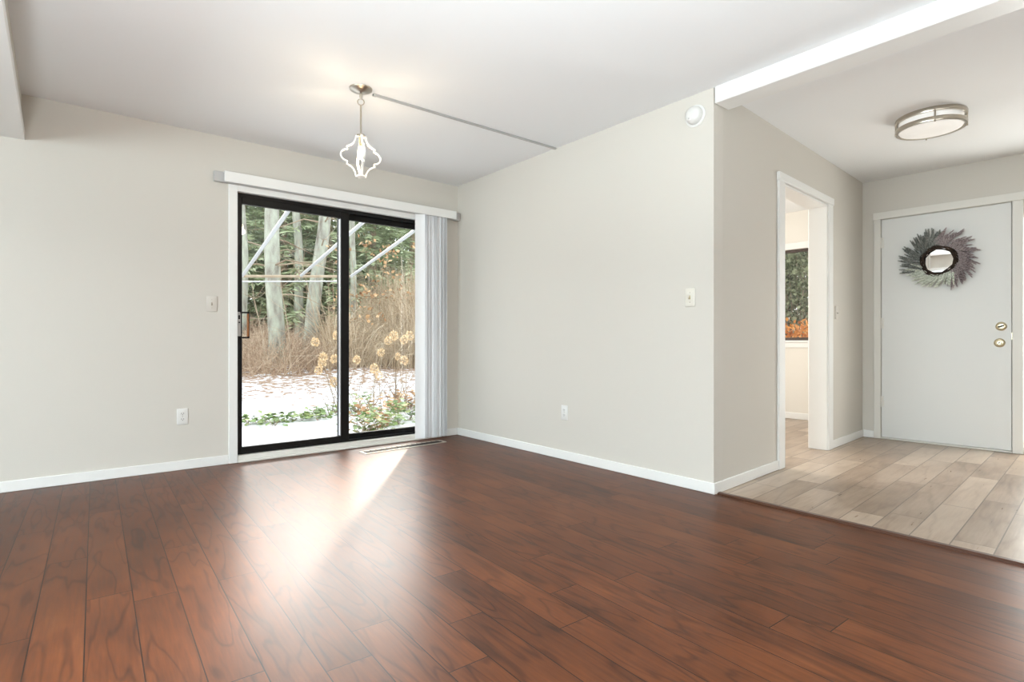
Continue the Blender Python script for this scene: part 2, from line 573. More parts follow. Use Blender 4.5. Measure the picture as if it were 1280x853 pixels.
# ------------------------------------------------------------------ door 1: black sliding glass door
d1 = struct(empty('door_1', BW.at(sd0, 0, 0), BW.ang), 'black framed sliding glass door looking on to the snowy yard')
W = sd1 - sd0
Z0, Z1 = 0.052, 2.05
mb = MB()
f = 0.026
mb.box(0, f, 0.03, 0.14, Z0, Z1, 0.002).box(W - f, W, 0.03, 0.14, Z0, Z1, 0.002)
mb.box(f, W - f, 0.03, 0.14, Z1 - 0.030, Z1, 0.002).box(f, W - f, 0.03, 0.14, Z0, Z0 + 0.016, 0.002)
mb.build('door_frame', M['black_metal'], d1)
def panel(name, a0, a1, n0, n1, z0, z1, l, r, b, t, parent):
    mb = MB()
    mb.box(a0, a0 + l, n0, n1, z0, z1, 0.003).box(a1 - r, a1, n0, n1, z0, z1, 0.003)
    mb.box(a0 + l, a1 - r, n0, n1, z0, z0 + b, 0.003).box(a0 + l, a1 - r, n0, n1, z1 - t, z1, 0.003)
    p = mb.build(name, M['black_metal'], parent)
    c = (n0 + n1) / 2
    MB().box(a0 + l, a1 - r, c - 0.003, c + 0.003, z0 + b, z1 - t).build('glass', M['glass'], p)
    return p
xm = BW.sx(1.935) - sd0
pl = panel('sliding_panel', 0.005, xm, 0.035, 0.070, Z0 + 0.012, Z1 - 0.02, 0.040, 0.075, 0.042, 0.060, d1)
pr = panel('fixed_panel', xm - 0.075, W - 0.02, 0.085, 0.120, Z0 + 0.014, Z1 - 0.02, 0.065, 0.06, 0.042, 0.055, d1)
# bright weather strip on the interlock and grey gasket
MB().box(xm - 0.082, xm - 0.076, 0.030, 0.060, Z0 + 0.06, Z1 - 0.09).build('interlock_strip', M['alu'], pl)
# handle: black brackets, wooden grip, lock plate
hd = MB()
hd.box(0.010, 0.034, 0.026, 0.036, 0.955, 1.140, 0.002)
hd = hd.build('lock_plate', M['rail_grey'], d1)
MB().box(0.016, 0.028, 0.020, 0.027, 1.085, 1.115, 0.002).box(0.018, 0.027, 0.018, 0.027, 1.055, 1.065, 0.001).build('lock_lever', M['black_metal'], hd)
hb = MB()
hb.box(0.030, 0.082, -0.030, -0.018, 1.128, 1.140, 0.002).box(0.030, 0.042, -0.020, 0.036, 1.128, 1.140, 0.002)
hb.box(0.030, 0.082, -0.030, -0.018, 0.938, 0.950, 0.002).box(0.030, 0.042, -0.020, 0.036, 0.938, 0.950, 0.002)
hb.box(0.066, 0.082, -0.031, -0.017, 0.950, 1.128, 0.002)
hb = hb.build('pull_handle', M['black_metal'], d1)
MB().box(0.063, 0.078, -0.036, -0.024, 0.952, 1.126, 0.004, seg=2).build('wooden_grip', M['grip'], hb)

# casing and sill of the sliding door
mb = MB()
c0 = BW.sx(0.982)
mb.box(c0, sd0 + 0.002, -0.016, 0.03, 0.0, 2.135, 0.003)
mb.box(sd1 - 0.002, sd1 + 0.058, -0.016, 0.03, 0.0, 2.135, 0.003)
mb.box(sd0, sd1, -0.016, 0.03, 2.048, 2.135, 0.003)
struct(mb.build('trim_1', M['trim'], loc=BW.P, rot=(0, 0, BW.ang)))
mb = MB()
mb.box(sd0 + 0.002, sd1 - 0.002, -0.008, 0.14, 0.0, 0.050, 0.003)
mb.box(sd0 + 0.002, sd1 - 0.002, -0.030, -0.008, 0.0, 0.014, 0.003)
struct(mb.build('trim_2', M['trim_warm'], loc=BW.P, rot=(0, 0, BW.ang)))

# ------------------------------------------------------------------ vertical blind
vb = tag(empty('vertical_blind', BW.at(BW.sx(0.95), 0, 0), BW.ang),
         'white vertical blind with valance, drawn to the right of the sliding glass door', 'blind')
sv = BW.sx(0.95)
L0 = BW.sx(0.938) - sv; L1 = BW.sx(2.955) - sv
mb = MB()
mb.box(L0, L1, -0.092, -0.082, 2.089, 2.166, 0.002)
mb.box(L0, L1, -0.082, -0.017, 2.160, 2.166, 0.001)
mb.build('valance', M['trim'], vb)
MB().box(BW.sx(0.878) - sv, BW.L - sv - 0.004, -0.050, -0.0165, 2.091, 2.166, 0.003).build('headrail', M['rail_grey'], vb)
nv = 13
for k in range(nv):
    a = BW.sx(2.575) - sv + k * (2.838 - 2.575) / (nv - 1)
    ang = R(-62 + random.uniform(-16, 16)) if k else R(-30)
    if k in (4, 8): ang = R(-40)
    w = 0.089
    vs = []; fs = []
    NS = 7
    for z in (0.018, 2.092):
        for side in (0, 1):
            for q in range(NS):
                uu = (q / (NS - 1) - .5)
                bow = 0.007 * (1 - (2 * uu) ** 2) + side * 0.0009
                vs.append((uu * w, bow, z))
    for q in range(NS - 1):
        fs.append((q, q + 1, 2 * NS + q + 1, 2 * NS + q))
        fs.append((NS + q + 1, NS + q, 3 * NS + q, 3 * NS + q + 1))
        fs.append((q + 1, q, NS + q, NS + q + 1))
        fs.append((2 * NS + q, 2 * NS + q + 1, 3 * NS + q + 1, 3 * NS + q))
    fs.append((0, 2 * NS, 3 * NS, NS)); fs.append((NS - 1, 2 * NS - 1, 4 * NS - 1, 3 * NS - 1))
    v = MB().raw(vs, fs).build('vane', M['vinyl'], vb, (a, -0.045 - (0.012 if k == 0 else 0), 0), (0, 0, ang), smooth=40)

# ------------------------------------------------------------------ cased opening
mb = MB()
mb.box(do0 - 0.098, do0 + 0.004, -0.018, 0.0, 0, 2.072, 0.003)
mb.box(do1 - 0.004, do1 + 0.098, -0.018, 0.0, 0, 2.072, 0.003)
mb.box(do0 - 0.105, do1 + 0.105, -0.024, 0.0, 2.068, 2.128, 0.003)
mb.box(do0, do0 + 0.016, -0.006, 0.140, 0, 2.065, 0.002)
mb.box(do1 - 0.016, do1, -0.006, 0.140, 0, 2.065, 0.002)
mb.box(do0, do1, -0.006, 0.140, 2.049, 2.066, 0.002)
mb.box(do0 - 0.07, do0 + 0.004, 0.13, 0.146, 0, 2.08, 0.003).box(do1 - 0.004, do1 + 0.07, 0.13, 0.146, 0, 2.08, 0.003)
mb.box(do0 - 0.07, do1 + 0.07, 0.13, 0.146, 2.055, 2.13, 0.003)
struct(mb.build('trim_3', M['trim'], loc=EW.P, rot=(0, 0, EW.ang)))

# ------------------------------------------------------------------ door 2: front door
d2 = struct(empty('door_2', DW.at(dd0, 0, 0), DW.ang), 'plain white front door with a lavender wreath')
W2 = dd1 - dd0
MB().box(0.003, W2 - 0.004, 0.004, 0.048, 0.018, 2.058, 0.002).build('door_slab', M['door'], d2)
MB().box(0, W2, -0.012, 0.10, 0.0, 0.014, 0.003).build('sill', M['trim_warm'], d2)
for z in (1.842, 1.085, 0.350):
    hg = MB()
    hg.tube([(0.0, -0.004, z - 0.05), (0.0, -0.004, z + 0.05)], 0.007, 10)
    hg.box(-0.022, 0.022, -0.0025, 0.003, z - 0.05, z + 0.05, 0.001)
    hg.build('hinge', M['trim_warm'], d2, smooth=40)
face_m = Matrix.Rotation(R(90), 4, 'X')
def knob(nm, y, z, keyed):
    loc = (DW.sy(y) - dd0, 0.004, z)
    k = MB().lathe([(0, 0.012), (0.018, 0.0125), (0.031, 0.010), (0.036, 0.004), (0.037, 0.0)], 28, face_m).build(nm, M['brass'], d2, loc, smooth=40)
    if keyed:
        c = MB().lathe([(0, 0.026), (0.012, 0.026), (0.016, 0.022), (0.017, 0.010)], 20, face_m).build('knob_core', M['brass'], k, smooth=40)
        MB().lathe([(0, 0.0285), (0.006, 0.028), (0.007, 0.024)], 14, face_m).build('keyhole', M['chrome_dark'], k, smooth=40)
    else:
        MB().box(-0.020, 0.020, -0.026, -0.010, -0.006, 0.006, 0.002, mtx=Matrix.Rotation(R(-18), 4, 'Y')).build('thumb_turn', M['chrome_dark'], k)
    return k
knob('deadbolt', 0.930, 1.040, False)
knob('door_knob', 0.940, 0.903, True)
MB().box(W2 - 0.0035, W2 - 0.0005, 0.0, 0.030, 0.93, 0.985).build('latch_plate', M['brass'], d2)
# front door casing and the post to the sidelight
mb = MB()
mb.box(dd0 - 0.056, dd0 - 0.001, -0.016, 0.05, 0, 2.068, 0.003)
mb.box(dd1 + 0.001, sl0 + 0.002, -0.016, 0.10, 0, 2.068, 0.003)
mb.box(dd0 - 0.062, sl1 + 0.07, -0.022, 0.0, 2.062, 2.128, 0.003)
mb.box(dd0 - 0.001, dd1 + 0.001, -0.004, 0.05, 2.060, 2.070, 0.001)
mb.box(sl1 - 0.002, sl1 + 0.06, -0.016, 0.05, 0, 2.068, 0.003)
struct(mb.build('trim_4', M['trim_warm'], loc=DW.P, rot=(0, 0, DW.ang)))
# sidelight
w4 = struct(empty('window_4', DW.at(sl0, 0, 0), DW.ang))
ws = sl1 - sl0
mb = MB()
mb.box(0, 0.018, 0.02, 0.09, 0.03, 2.07, 0.002).box(ws - 0.03, ws, 0.02, 0.09, 0.03, 2.07, 0.002)
mb.box(0.018, ws - 0.03, 0.02, 0.09, 0.03, 0.06, 0.002).box(0.018, ws - 0.03, 0.02, 0.09, 2.03, 2.07, 0.002)
mb.build('window_frame', M['trim'], w4)
MB().box(0.018, ws - 0.03, 0.05, 0.056, 0.06, 2.03).build('glass', M['glass'], w4)
MB().box(0.022, ws - 0.032, 0.012, 0.03, 1.93, 2.045, 0.002).build('shade_roll', M['dark'], w4)

# side room window
w5 = struct(empty('window_5', SW.at(w0, 0, 0.925), SW.ang))
ww = w1 - w0; wh = 2.0 - 0.925
mb = MB()
mb.box(0, ww, 0.03, 0.09, 0, 0.035).box(0, ww, 0.03, 0.09, wh - 0.03, wh).box(0, 0.03, 0.03, 0.09, 0.035, wh - 0.03).box(ww - 0.03, ww, 0.03, 0.09, 0.035, wh - 0.03)
mb.build('window_frame', mat('brown_window_frame', (0.05, 0.028, 0.018), 0.4), w5)
MB().box(0.03, ww - 0.03, 0.058, 0.062, 0.035, wh - 0.03).build('glass', M['glass'], w5)
mb = MB()
mb.box(-0.07, ww + 0.07, -0.03, 0.03, -0.022, 0.0, 0.003).box(-0.06, ww + 0.06, -0.014, 0.0, -0.085, -0.022, 0.003)
mb.box(-0.06, ww + 0.06, -0.016, 0.0, wh, wh + 0.075, 0.003).box(-0.06, 0.0, -0.016, 0.0, 0, wh, 0.003).box(ww, ww + 0.06, -0.016, 0.0, 0, wh, 0.003)
mb.build('window_sill', M['trim'], w5)

# ------------------------------------------------------------------ lamps and fittings
# pendant
pd = tag(empty('pendant_lamp', (1.407, 3.135, H)), 'small white pendant lamp with one lit bulb, hung near the sliding glass door', 'lamp')
MB().lathe([(0, -0.030), (0.012, -0.030), (0.030, -0.024), (0.056, -0.012), (0.066, -0.007), (0.068, 0.0), (0, 0.0)], 36).build('canopy', M['nickel'], pd, smooth=35)
MB().tube([(0, 0, -0.028), (0, 0, -0.05), (0, 0, -0.062)], [0.009, 0.009, 0.006], 12).build('swivel', M['nickel'], pd, smooth=40)
ring = [(0.019 * math.cos(2 * PI * k / 24), 0, 0.019 * math.sin(2 * PI * k / 24) - 0.080) for k in range(25)]
MB().tube(ring, 0.0032, 8, False).build('ring', M['nickel'], pd, rot=(0, 0, R(-30)), smooth=60)
MB().tube([(0, 0, -0.097), (0, 0, -0.285)], 0.0055, 12).build('rod', M['nickel'], pd, smooth=40)
half = [(.25, .95), (.26, .84), (.29, .72), (.36, .58), (.45, .48), (.56, .41), (.70, .34), (.67, .28), (.66, .20), (.74, .185), (.83, .14), (.92, .05), (.965, -.06)]
S = 0.113
def ogee():
    rt = [(x * .121, z * S) for x, z in half]
    lo = [(x * .121, (-0.12 - (z + 0.12)) * S) for x, z in reversed(half)]
    r = rt + lo
    return r + [(-x, z) for x, z in reversed(r)]
fz = -0.397
for a in (R(-14.5), R(75.5)):
    MB().ribbon(ogee(), 0.013, 0.008).build('cage_frame', M['lamp_white'], pd, (0, 0, fz), (0, 0, a))
MB().lathe([(0, 0.012), (0.012, 0.012), (0.027, 0.004), (0.027, -0.004), (0, -0.004)], 24).build('cage_hub', M['nickel'], pd, (0, 0, fz + S), smooth=40)
MB().lathe([(0, 0.010), (0.024, 0.006), (0.026, -0.002), (0.010, -0.008), (0, -0.010)], 24).build('cage_base', M['lamp_white'], pd, (0, 0, fz - S * 1.17), smooth=40)
MB().lathe([(0, 0.0), (0.0105, 0.0), (0.0105, -0.065), (0, -0.065)], 16).build('candle_sleeve', M['brass'], pd, (0, 0, fz + S), smooth=40)
MB().lathe([(0, 0.0), (0.009, -0.003), (0.013, -0.018), (0.0165, -0.035), (0.015, -0.052), (0.008, -0.070), (0, -0.082)], 18).build('bulb', M['bulb'], pd, (0, 0, fz + S - 0.064), smooth=60)
pl_ = bpy.data.lights.new('pendant_bulb_glow', 'POINT')
pl_.energy = 7; pl_.color = (1.0, 0.80, 0.55); pl_.shadow_soft_size = 0.03
po = bpy.data.objects.new('pendant_bulb_glow', pl_); col.objects.link(po)
po.parent = pd; po.location = (0, 0, fz - 0.02)

# surface raceway on ceiling
mb = MB().box(0, 1.53, -0.009, 0.009, -0.013, 0.0, 0.002).box(0.0, 0.02, -0.011, 0.011, -0.015, 0.0, 0.001)
o = mb.build('cable_raceway', M['raceway'], loc=(1.492, 3.146, H), rot=(0, 0, math.atan2(-0.029, 1.528)))
tag(o, 'thin grey cable raceway across the ceiling from the pendant lamp to the right wall', 'cable cover')

# flush ceiling light
fl = tag(empty('ceiling_light', (4.555, 1.065, H)), 'round flush ceiling light with two nickel bands over the entry', 'lamp')
MB().lathe([(0, 0.0), (0.178, 0.0), (0.178, -0.085), (0.172, -0.092), (0.12, -0.104), (0.06, -0.110), (0, -0.112)], 56).build('diffuser', M['diffuser'], fl, smooth=35)
for z0, z1 in ((-0.028, 0.0), (-0.092, -0.064)):
    MB().lathe([(0.182, z0), (0.196, z0), (0.198, z0 + 0.006), (0.198, z1 - 0.004), (0.196, z1), (0.182, z1)], 64, closed=True).build('nickel_band', M['nickel'], fl, smooth=35)
for k in range(4):
    a = R(20 + 90 * k)
    MB().tube([(0.194 * math.cos(a), 0.194 * math.sin(a), -0.100), (0.194 * math.cos(a), 0.194 * math.sin(a), -0.01)], 0.005, 8).build('post', M['nickel'], fl, smooth=40)

# detector high on the right wall
MX = Matrix.Rotation(R(-90), 4, 'Y')       # lathe axis z -> -x (into the main room)
de = tag(empty('smoke_detector', (3.03, 1.892, 2.306)), 'round white detector high on the wall beside the beam', 'detector')
MB().lathe([(0, 0.006), (0.060, 0.006), (0.067, 0.004), (0.068, 0.0), (0, 0.0)], 40, MX).build('base_plate', M['plastic'], de, smooth=40)
MB().lathe([(0.054, 0.006), (0.054, 0.018), (0.051, 0.034), (0.042, 0.047), (0.024, 0.054), (0, 0.056)], 40, MX).build('dome', M['plastic'], de, smooth=50)
MB().lathe([(0, 0.020), (0.007, 0.019), (0.014, 0.014), (0.017, 0.006), (0.018, -0.012)], 20, MX @ Matrix.Rotation(R(0), 4, 'X')).build('sensor_eye', M['plastic'], de, (-0.036, 0.012, -0.026), smooth=50)
MB().lathe([(0, 0.002), (0.005, 0.0), (0.005, -0.003)], 12, MX).build('test_button', M['rail_grey'], de, (-0.0555, 0.012, -0.026), smooth=50)

# switches and outlets; local x along wall, y out of the room side, so the face is at -y
def plate_base(name, fr, s, z, label, cat, m, w=0.070, h=0.114):
    e = tag(empty(name, fr.at(s, 0, z), fr.ang), label, cat)
    MB().box(-w / 2, w / 2, -0.006, 0.0, -h / 2, h / 2, 0.003, seg=2).build('cover_plate', m, e, smooth=50)
    return e
def screws(e, zs, m):
    for z in zs:
        MB().lathe([(0, 0.0018), (0.003, 0.0012), (0.0034, 0.0)], 12, face_m).build('screw', m, e, (0, -0.006, z), smooth=40)
def outlet(fr, s, z, label, m):
    e = plate_base('wall_outlet', fr, s, z, label, 'outlet', m)
    for dz in (0.020, -0.020):
        mb = MB()
        pts = [(0.0165 * math.cos(t), 0.0150 * math.sin(t)) for t in [2 * PI * k / 24 for k in range(24)]]
        pts = [(x, max(-0.0125, min(0.0125, z_))) for x, z_ in pts]
        vs = [(x, -0.0085, z_) for x, z_ in pts] + [(x, -0.004, z_) for x, z_ in pts]
        fs = [tuple(range(24))] + [(k, (k + 1) % 24, 24 + (k + 1) % 24, 24 + k) for k in range(24)]
        q = mb.raw(vs, fs).build('socket', m, e, (0, 0, dz))
        MB().box(-0.0078, -0.0052, -0.0090, -0.0080, -0.001, 0.0075).build('slot', M['dark'], q)
        MB().box(0.0052, 0.0078, -0.0090, -0.0080, -0.001, 0.0075).build('slot', M['dark'], q)
        MB().lathe([(0, 0.0007), (0.0026, 0.0007), (0.0026, 0)], 10, face_m).build('ground_hole', M['dark'], q, (0, -0.0083, -0.0065))
    screws(e, (0.0,), M['nickel'])
    return e
def toggle(fr, s, z, label, m, cat='switch', up=True, sm=None):
    e = plate_base('light_switch', fr, s, z, label, cat, m)
    MB().box(-0.0055, 0.0055, -0.0072, -0.004, -0.012, 0.012, 0.0005).build('toggle_slot', sm or m, e)
    MB().box(-0.0038, 0.0038, -0.020, -0.005, -0.0045, 0.0045, 0.001, mtx=Matrix.Rotation(R(22 if up else -22), 4, 'X')).build('toggle_lever', sm or m, e)
    screws(e, (0.030, -0.030), M['nickel'])
    return e
outlet(BW, BW.sx(0.684), 0.379, 'white wall outlet low on the wall left of the sliding door', M['plastic'])
outlet(RW, RW.sy(3.026), 0.363, 'white wall outlet low on the long right wall', M['plastic'])
toggle(BW, BW.sx(0.870), 1.192, 'greige wall plate with a small knob left of the sliding door', M['greige_plate'], sm=M['nickel'])
toggle(RW, RW.sy(1.928), 1.189, 'ivory light switch near the outer corner of the right wall', M['ivory'], sm=M['brass'])
toggle(EW, EW.sx(5.215), 1.166, 'greige light switch between the cased opening and the front door', M['greige_plate'])

# floor register
fv = tag(empty('floor_register', (2.316, 4.262, 0.0), R(3)), 'slotted metal floor register in front of the sliding door', 'vent')
mb = MB()
lx, ly, b = 0.40, 0.062, 0.014
mb.box(-lx, lx, -ly, -ly + b, 0, 0.005, 0.001).box(-lx, lx, ly - b, ly, 0, 0.005, 0.001)
mb.box(-lx, -lx + 0.02, -ly + b, ly - b, 0, 0.005, 0.001).box(lx - 0.02, lx, -ly + b, ly - b, 0, 0.005, 0.001)
mb.build('register_frame', M['vent'], fv)
MB().box(-lx + 0.02, lx - 0.02, -ly + b, ly - b, 0.0004, 0.0012).build('opening', M['dark'], fv)
mb = MB()
for k in range(15):
    x = -lx + 0.02 + (k + 0.5) * (2 * lx - 0.04) / 15
    mb.box(-0.008, 0.008, -ly + b, ly - b, -0.0008, 0.0008, mtx=Matrix.Translation((x, 0, 0.0042)) @ Matrix.Rotation(R(15), 4, 'Y'))
mb.box(-lx + 0.02, lx - 0.02, -0.003, 0.003, 0.0025, 0.0048)
mb.build('louvres', M['vent_dark'], fv)

# ------------------------------------------------------------------ wreath and mirror on the front door
wc = DW.at(DW.sy(1.341), -0.004, 1.626)
mr = tag(empty('round_mirror', wc, DW.ang), 'small round mirror showing in the middle of the wreath', 'mirror')
mm = MB().lathe([(0, 0.008), (0.112, 0.008), (0.114, 0.006), (0.114, 0.0), (0, 0)], 48, face_m).build('mirror_glass', M['mirror'], mr, smooth=30)
MB().lathe([(0.114, 0.0), (0.120, 0.0), (0.120, 0.010), (0.114, 0.010)], 48, face_m, closed=True).build('mirror_rim', M['vent_dark'], mr, smooth=30)
wr = tag(empty('wreath', wc, DW.ang), 'round wreath of grey, mauve and pale green sprigs hung on the front door', 'wreath')
M['twig'] = noise_mat('twig_brown', [(0.3, (0.020, 0.013, 0.009)), (0.7, (0.060, 0.040, 0.028))], 40, 0.9)
M['sprig_grey'] = noise_mat('sprig_grey_green', [(0.25, (0.11, 0.118, 0.11)), (0.75, (0.36, 0.37, 0.34))], 60, 0.9, island=0.6)
M['sprig_mauve'] = noise_mat('sprig_mauve', [(0.25, (0.19, 0.145, 0.15)), (0.75, (0.58, 0.50, 0.50))], 60, 0.9, island=0.6)
M['sprig_pale'] = noise_mat('sprig_pale_green', [(0.25, (0.46, 0.49, 0.39)), (0.75, (0.86, 0.88, 0.80))], 60, 0.9, island=0.6)
mb = MB()
for k in range(9):
    rr = 0.119 + random.uniform(-0.008, 0.010); ph = random.uniform(0, 6)
    pts = []
    for q in range(41):
        t = 2 * PI * q / 40
        r = rr + 0.010 * math.sin(3 * t + ph)
        pts.append((r * math.cos(t), -0.030 + 0.012 * math.cos(5 * t + ph), r * math.sin(t)))
    mb.tube(pts, 0.0045, 6, False)
mb.build('twig_ring', M['twig'], wr, smooth=60)
def sprig_mesh(name, m, fat, seedv):
    random.seed(seedv)
    vs = []; fs = []
    Ls = 0.135
    def leaf(p, d, l, w):
        a = d.cross(Vector((0.3, 0.5, 0.8))).normalized() * w
        c = d.cross(a).normalized() * w * .6
        i = len(vs)
        vs.extend([p, p + d * l * .45 + a, p + d * l * .45 + c, p + d * l * .45 - a, p + d * l * .45 - c, p + d * l])
        for x, y in ((1, 2), (2, 3), (3, 4), (4, 1)):
            fs.append((i, i + x, i + y)); fs.append((i + 5, i + y, i + x))
    leaf(Vector((0, 0, 0)), Vector((1, 0, 0)), Ls * .9, 0.0022)
    for k in range(44):
        t = 0.12 + 0.85 * k / 43
        a = k * 2.4
        rad = Vector((0, math.cos(a), math.sin(a)))
        d = (Vector((1, 0, 0)) * 0.85 + rad * (0.55 - 0.3 * t)).normalized()
        leaf(Vector((Ls * t, 0, 0)), d, 0.026 * (1.15 - 0.55 * t), 0.0042 * fat)
    me = bpy.data.meshes.new(name)
    me.from_pydata([tuple(v) for v in vs], [], fs)
    me.materials.append(m)
    return me
sm = {'grey': sprig_mesh('grey_sprig', M['sprig_grey'], 1.35, 1), 'mauve': sprig_mesh('mauve_sprig', M['sprig_mauve'], 0.95, 2), 'pale': sprig_mesh('pale_sprig', M['sprig_pale'], 1.3, 3)}
random.seed(11)
def sprig(kind, deg, r0, lean, sc, yoff):
    o = bpy.data.objects.new(kind + '_sprig', sm[kind]); col.objects.link(o); o.parent = wr
    a = R(deg)
    o.location = (r0 * math.cos(a), yoff, r0 * math.sin(a))
    # local +x along the sprig: outwards plus a lean round the ring, slightly off the door
    d = Vector((math.cos(a), 0, math.sin(a))) * math.cos(R(lean)) + Vector((math.sin(a), 0, -math.cos(a))) * math.sin(R(lean))
    d = (d + Vector((0, random.uniform(-0.28, 0.03), 0))).normalized()
    o.rotation_euler = d.to_track_quat('X', 'Z').to_euler()
    o.scale = (sc, sc, sc)
n_ = 0
for deg in range(100, 212, 5):      # left and upper left (as seen from indoors)
    for lay in range(3):
        sprig('grey', deg + random.uniform(-4, 4), 0.108 + 0.024 * lay, 26 + random.uniform(-16, 16), random.uniform(0.85, 1.08), -0.020 - 0.014 * lay)
for deg in range(-48, 104, 5):
    for lay in range(3):
        sprig('mauve', deg + random.uniform(-4, 4), 0.108 + 0.026 * lay, 44 + random.uniform(-16, 16), random.uniform(0.85, 1.12), -0.020 - 0.014 * lay)
for deg in range(216, 322, 5):
    for lay in range(2):
        sprig('pale', deg + random.uniform(-4, 4), 0.112 + 0.024 * lay, 48 + random.uniform(-14, 14), random.uniform(0.80, 1.02), -0.030 - 0.014 * lay)

# ------------------------------------------------------------------ outdoors
FW = Vector((math.sin(YAW), math.cos(YAW), 0)); RT = Vector((math.cos(YAW), -math.sin(YAW), 0))
def at(u, v, Y):
    """point on the sight line of photo pixel (u, v) at depth Y beyond the rear wall's direction"""
    r = FW + RT * ((u - 640) / 687.0)
    d = Y / r.y
    return Vector((r.x * d, Y, CH + (426.5 - v) / 687.0 * d))
def sstep(a, b, x):
    t = max(0, min(1, (x - a) / (b - a)))
    return t * t * (3 - 2 * t)
def gz(x, y):
    z = -0.13 + 0.42 * sstep(7.2, 11.5, y) + 0.115 * max(0, y - 11.0) + 0.06 * math.sin(x * 1.3 + y * .7) * sstep(8, 12, y)
    z += 0.03 * math.sin(x * 3.1) * math.cos(y * 2.3) * sstep(7, 9, y)
    if x > 5.6 and y < 7.0: pass
    return z

# ground
vs = []; fs = []
xs = [-8 + 0.5 * i for i in range(61)]; ys = [4.66 + 0.36 * j for j in range(90)]
for y in ys:
    for x in xs: vs.append((x, y, gz(x, y)))
nx = len(xs)
for j in range(len(ys) - 1):
    for i in range(nx - 1):
        fs.append((j * nx + i, j * nx + i + 1, (j + 1) * nx + i + 1, (j + 1) * nx + i))
gm = bpy.data.materials.new('snow_and_leaf_litter'); gm.use_nodes = True
g = NG(gm); nt = gm.node_tree; b = nt.nodes['Principled BSDF']; b.inputs['Roughness'].default_value = 0.85
t = nt.nodes.new('ShaderNodeTexCoord'); sp = nt.nodes.new('ShaderNodeSeparateXYZ'); nt.links.new(t.outputs['Object'], sp.inputs[0])
n1 = g.noise(t.outputs['Object'], 9.0, 4, 0.65)
n2 = g.noise(t.outputs['Object'], 1.1, 2, 0.5)
n3 = g.noise(t.outputs['Object'], 26.0, 3, 0.6)
lit = g.ramp(n3, [(0.25, (0.13, 0.085, 0.055)), (0.5, (0.34, 0.22, 0.145)), (0.75, (0.48, 0.34, 0.23))])
# share of snow falls off with depth into the wood
dep = g.math('SUBTRACT', g.math('DIVIDE', g.math('SUBTRACT', sp.outputs[1], 6.9), 5.2), 0.0)
dep = g.math('ADD', g.math('MAXIMUM', dep, 0.0), g.math('MULTIPLY', g.math('SUBTRACT', n2, 0.5), 0.45))
thr = g.math('SUBTRACT', n1, g.math('ADD', g.math('MULTIPLY', dep, 0.34), 0.29))
mk = nt.nodes.new('ShaderNodeMapRange'); mk.inputs[1].default_value = -0.03; mk.inputs[2].default_value = 0.05
nt.links.new(thr, mk.inputs[0])
c = g.mix(mk.outputs[0], lit, (0.86, 0.88, 0.92))
nt.links.new(c, b.inputs['Base Color'])
bn = nt.nodes.new('ShaderNodeBump'); bn.inputs['Strength'].default_value = 0.5; bn.inputs['Distance'].default_value = 0.04
nt.links.new(n1, bn.inputs['Height']); nt.links.new(bn.outputs['Normal'], b.inputs['Normal'])
struct(fast_mesh('ground', vs, fs, gm, smooth=True))

M['bark'] = noise_mat('pale_lichen_bark', [(0.25, (0.15, 0.125, 0.10)), (0.45, (0.34, 0.34, 0.29)), (0.62, (0.46, 0.50, 0.41)), (0.8, (0.60, 0.62, 0.54))], 7, 0.9, 5, (1, 1, 0.35), bump=0.6)
M['bark_thin'] = noise_mat('twig_bark', [(0.3, (0.26, 0.19, 0.13)), (0.7, (0.52, 0.43, 0.32))], 9, 0.9, island=0.5)
M['evergreen'] = noise_mat('evergreen_needles_hazed', [(0.15, (0.27, 0.33, 0.19)), (0.5, (0.45, 0.53, 0.32)), (0.85, (0.62, 0.68, 0.48))], 2.5, 0.8, island=0.55)  # base green lightened; haze over the trees is put into the colour
M['brush_tan'] = noise_mat('dry_brush_tan', [(0.1, (0.32, 0.23, 0.15)), (0.5, (0.60, 0.48, 0.33)), (0.9, (0.80, 0.70, 0.54))], 1.5, 0.9, island=0.7)
M['brush_red'] = noise_mat('dry_brush_russet', [(0.1, (0.27, 0.18, 0.12)), (0.5, (0.50, 0.37, 0.26)), (0.9, (0.70, 0.58, 0.44))], 1.5, 0.9, island=0.7)
M['dry_leaf'] = noise_mat('dry_leaf', [(0.1, (0.30, 0.15, 0.065)), (0.5, (0.52, 0.32, 0.16)), (0.9, (0.70, 0.50, 0.30))], 4, 0.8, island=0.7)
M['green_leaf'] = noise_mat('green_leaf', [(0.1, (0.08, 0.14, 0.045)), (0.5, (0.20, 0.30, 0.10)), (0.9, (0.40, 0.46, 0.20))], 4, 0.6, island=0.7)
M['hydrangea'] = noise_mat('dry_hydrangea_petals', [(0.1, (0.58, 0.40, 0.23)), (0.5, (0.78, 0.60, 0.38)), (0.9, (0.90, 0.77, 0.56))], 30, 0.9, island=0.6)
M['stem'] = noise_mat('dry_stem', [(0.2, (0.20, 0.14, 0.09)), (0.8, (0.40, 0.31, 0.21))], 6, 0.9, island=0.6)
M['awning'] = mat('awning_frame_metal', (0.52, 0.54, 0.56), 0.45, 0.3)

